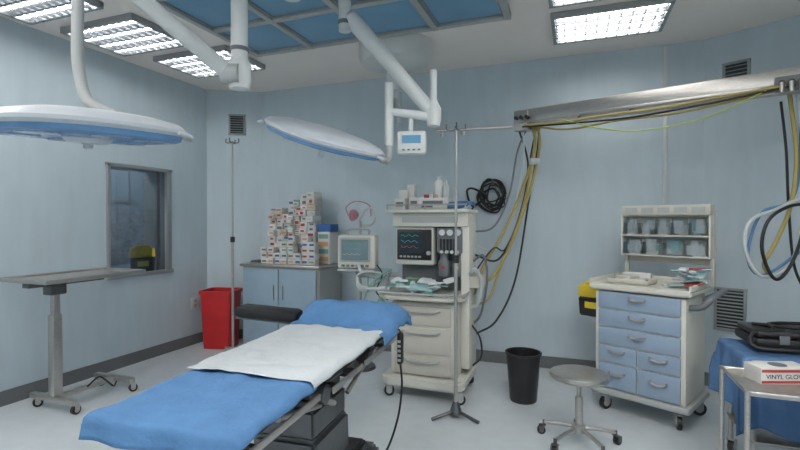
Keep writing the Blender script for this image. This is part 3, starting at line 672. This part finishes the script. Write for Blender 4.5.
for r_,z in ((0,1.25),(1,1.09)):
    boxes('rack',[((0,.01,z-.078),(.64,.12,.01)),((-.315,.02,z),(.012,.12,.16)),((.315,.02,z),(.012,.12,.16)),((0,.05,z+.08),(.64,.06,.01))],'cream',OG,bev=.002)
    n=5 if r_==0 else 4
    bm=bmesh.new(); bm2=bmesh.new()
    for i in range(n):
        w_=.6/n; x=-.3+w_*(i+.5)
        add_box(bm,(x,-.055,z),(w_-.008,.003,.13),rot=Matrix.Rotation(-.25,4,'X')); 
        for sx_ in (-1,1): add_box(bm,(x+sx_*(w_/2-.005),-.01,z-.02),(.003,.08,.09))
        for k in range(9): add_box(bm2,(x+random.uniform(-.025,.025),random.uniform(-.035,.01),z-.02+random.uniform(-.03,.04)),(w_*random.uniform(.2,.6),.008,random.uniform(.04,.08)),mi=random.choice([0,0,0,1,2,2]),rz=random.uniform(-.3,.3))
    finish('clear_bins',bm,'clear',OG); finish('bin_contents',bm2,['sheet','cyan','paper'],OG)
box('organiser_top',(0,.03,1.375),(.64,.12,.08),'cream2',OG)
boxes('organiser_labels',[((-.24+i*.12,-.032,1.375),(.09,.004,.045)) for i in range(5)],'lgrey',OG,bev=0)
boxes('tray',[((-.1,-.1,1.02),(.3,.2,.015)),((-.1,-.2,1.035),(.3,.01,.03)),((-.1,-.0,1.035),(.3,.01,.03)),((-.25,-.1,1.035),(.01,.2,.03)),((.05,-.1,1.035),(.01,.2,.03))],'cream2',mc)
boxes('packets',[((-.1,-.1,1.04),(.22,.14,.02),0,.2),((-.14,-.08,1.06),(.14,.1,.02),1,-.3),((.18,-.08,1.02),(.12,.1,.02),0,.5),((-.1,.03,1.05),(.2,.06,.07),0,.1)],['paper','cream2'],mc,bev=.002)
bm=bmesh.new()
for i in range(18):
    add_box(bm,(random.uniform(.22,.36),random.uniform(-.18,.06),1.02+.012*i*.6+.012),(.14,.05,.01),rot=Matrix.Rotation(random.uniform(0,3),4,'Z')@Matrix.Rotation(random.uniform(-.25,.25),4,'X'),mi=random.choice([0,0,1,1,2]))
finish('syringe_packs',bm,['sheet','cyan','cred'],mc)
s_=sharps((0,0,0),0,1.05); s_.parent=mc; s_.name='side_sharps_container'; s_.location=(-CW/2-.10,-.02,.70); s_.rotation_euler=(0,0,math.radians(0))
box('sharps_bracket',(-CW/2-.06,-.02,.695),(.14,.12,.01),'lgrey',mc)
# =============== RIGHT: DRAPED TROLLEY ===============
dt=empty('draped_trolley',(1.31,3.36,0),math.radians(0))
cyls('legs',[((x,y,.1),(x,y,.71),.014) for x in (-.36,.36) for y in (-.2,.2)],'steel',dt)
for x in (-.36,.36):
    for y in (-.2,.2): caster(dt,x,y,.04,a=1)
boxes('shelves',[((0,0,.71),(.8,.46,.02)),((0,0,.25),(.76,.44,.015))],'steel',dt)
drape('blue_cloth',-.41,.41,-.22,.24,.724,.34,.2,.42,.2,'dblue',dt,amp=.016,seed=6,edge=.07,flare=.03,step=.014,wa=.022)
bg=empty('equipment_case',(1.33,3.42,.762),math.radians(4))
box('lower_shell',(0,0,.03),(.72,.32,.06),'black',bg,bev=.02); box('upper_shell',(0,.0,.08),(.7,.3,.035),'blackp',bg,bev=.015)
boxes('latches',[((-.22,-.16,.055),(.05,.012,.05)),((.1,-.16,.055),(.05,.012,.05))],'grey',bg)
tube('handle',[(-.1,-.15,.06),(-.09,-.195,.06),(.0,-.2,.06),(.03,-.15,.06)],.009,'black',bg)
tube('power_cable',[(-.2,-.1,.1),(-.36,-.14,.09),(-.38,-.2,.02),(-.2,-.22,.014),(0,-.2,.014),(.2,-.23,.014),(.36,-.18,.02)],.011,'black',bg)
tube('cable_loop',[(-.3,.05,.105),(-.1,-.08,.115),(.1,.02,.11),(.0,.1,.11),(-.2,.06,.11),(-.25,-.08,.11)],.01,'black',bg)
tt=empty('steel_trolley',(1.085,2.79,0),math.radians(0))
cyls('legs',[((x,y,.09),(x,y,.71),.0125) for x in (-.33,.33) for y in (-.2,.2)],'steel',tt)
for x in (-.33,.33):
    for y in (-.2,.2): caster(tt,x,y,.035,a=.4)
boxes('shelves',[((0,0,.69),(.66,.4,.012)),((0,0,.2),(.66,.4,.012))],'steel',tt)
tube('rim_rail',[(-.33,-.2,.7),(.33,-.2,.7),(.33,.2,.7),(-.33,.2,.7),(-.33,-.2,.7)],.01,'steel',tt,smooth=False)
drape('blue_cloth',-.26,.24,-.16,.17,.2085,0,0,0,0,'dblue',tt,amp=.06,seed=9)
gb=empty('glove_box',(.955,2.85,.6975),math.radians(20))
box('carton',(0,0,.04),(.25,.12,.08),'paper',gb,bev=.002)
boxes('printed_bands',[((0,-.0605,.066),(.245,.002,.014)),((0,-.0605,.012),(.245,.002,.012))],'cred',gb,bev=0)
tx=bpy.data.curves.new('label_text','FONT'); tx.body='VINYL GLOVES'; tx.size=.031; tx.extrude=.0005; tx.align_x='CENTER'
to=bpy.data.objects.new('label_text',tx); COL.objects.link(to); to.parent=gb; to.location=(0,-.062,.028); to.rotation_euler=(math.pi/2,0,0); tx.materials.append(M['blackp'])
lathe('opening',[(0,.0805),(.04,.0805),(.04,.082),(0,.082)],'grey',gb,seg=24)
# =============== CAMERA / WORLD ===============
wd=bpy.data.worlds.new('world'); sc.world=wd; wd.use_nodes=True
wd.node_tree.nodes['Background'].inputs[0].default_value=(.5,.55,.6,1); wd.node_tree.nodes['Background'].inputs[1].default_value=.3
cam=bpy.data.cameras.new('camera'); co=bpy.data.objects.new('camera',cam); COL.objects.link(co)
co.location=(0,0,EYE); co.rotation_euler=(math.radians(89.5),0,YAW); cam.sensor_width=36; cam.lens=36*465/800; cam.clip_start=.05
sc.camera=co
sc.view_settings.view_transform='Standard'
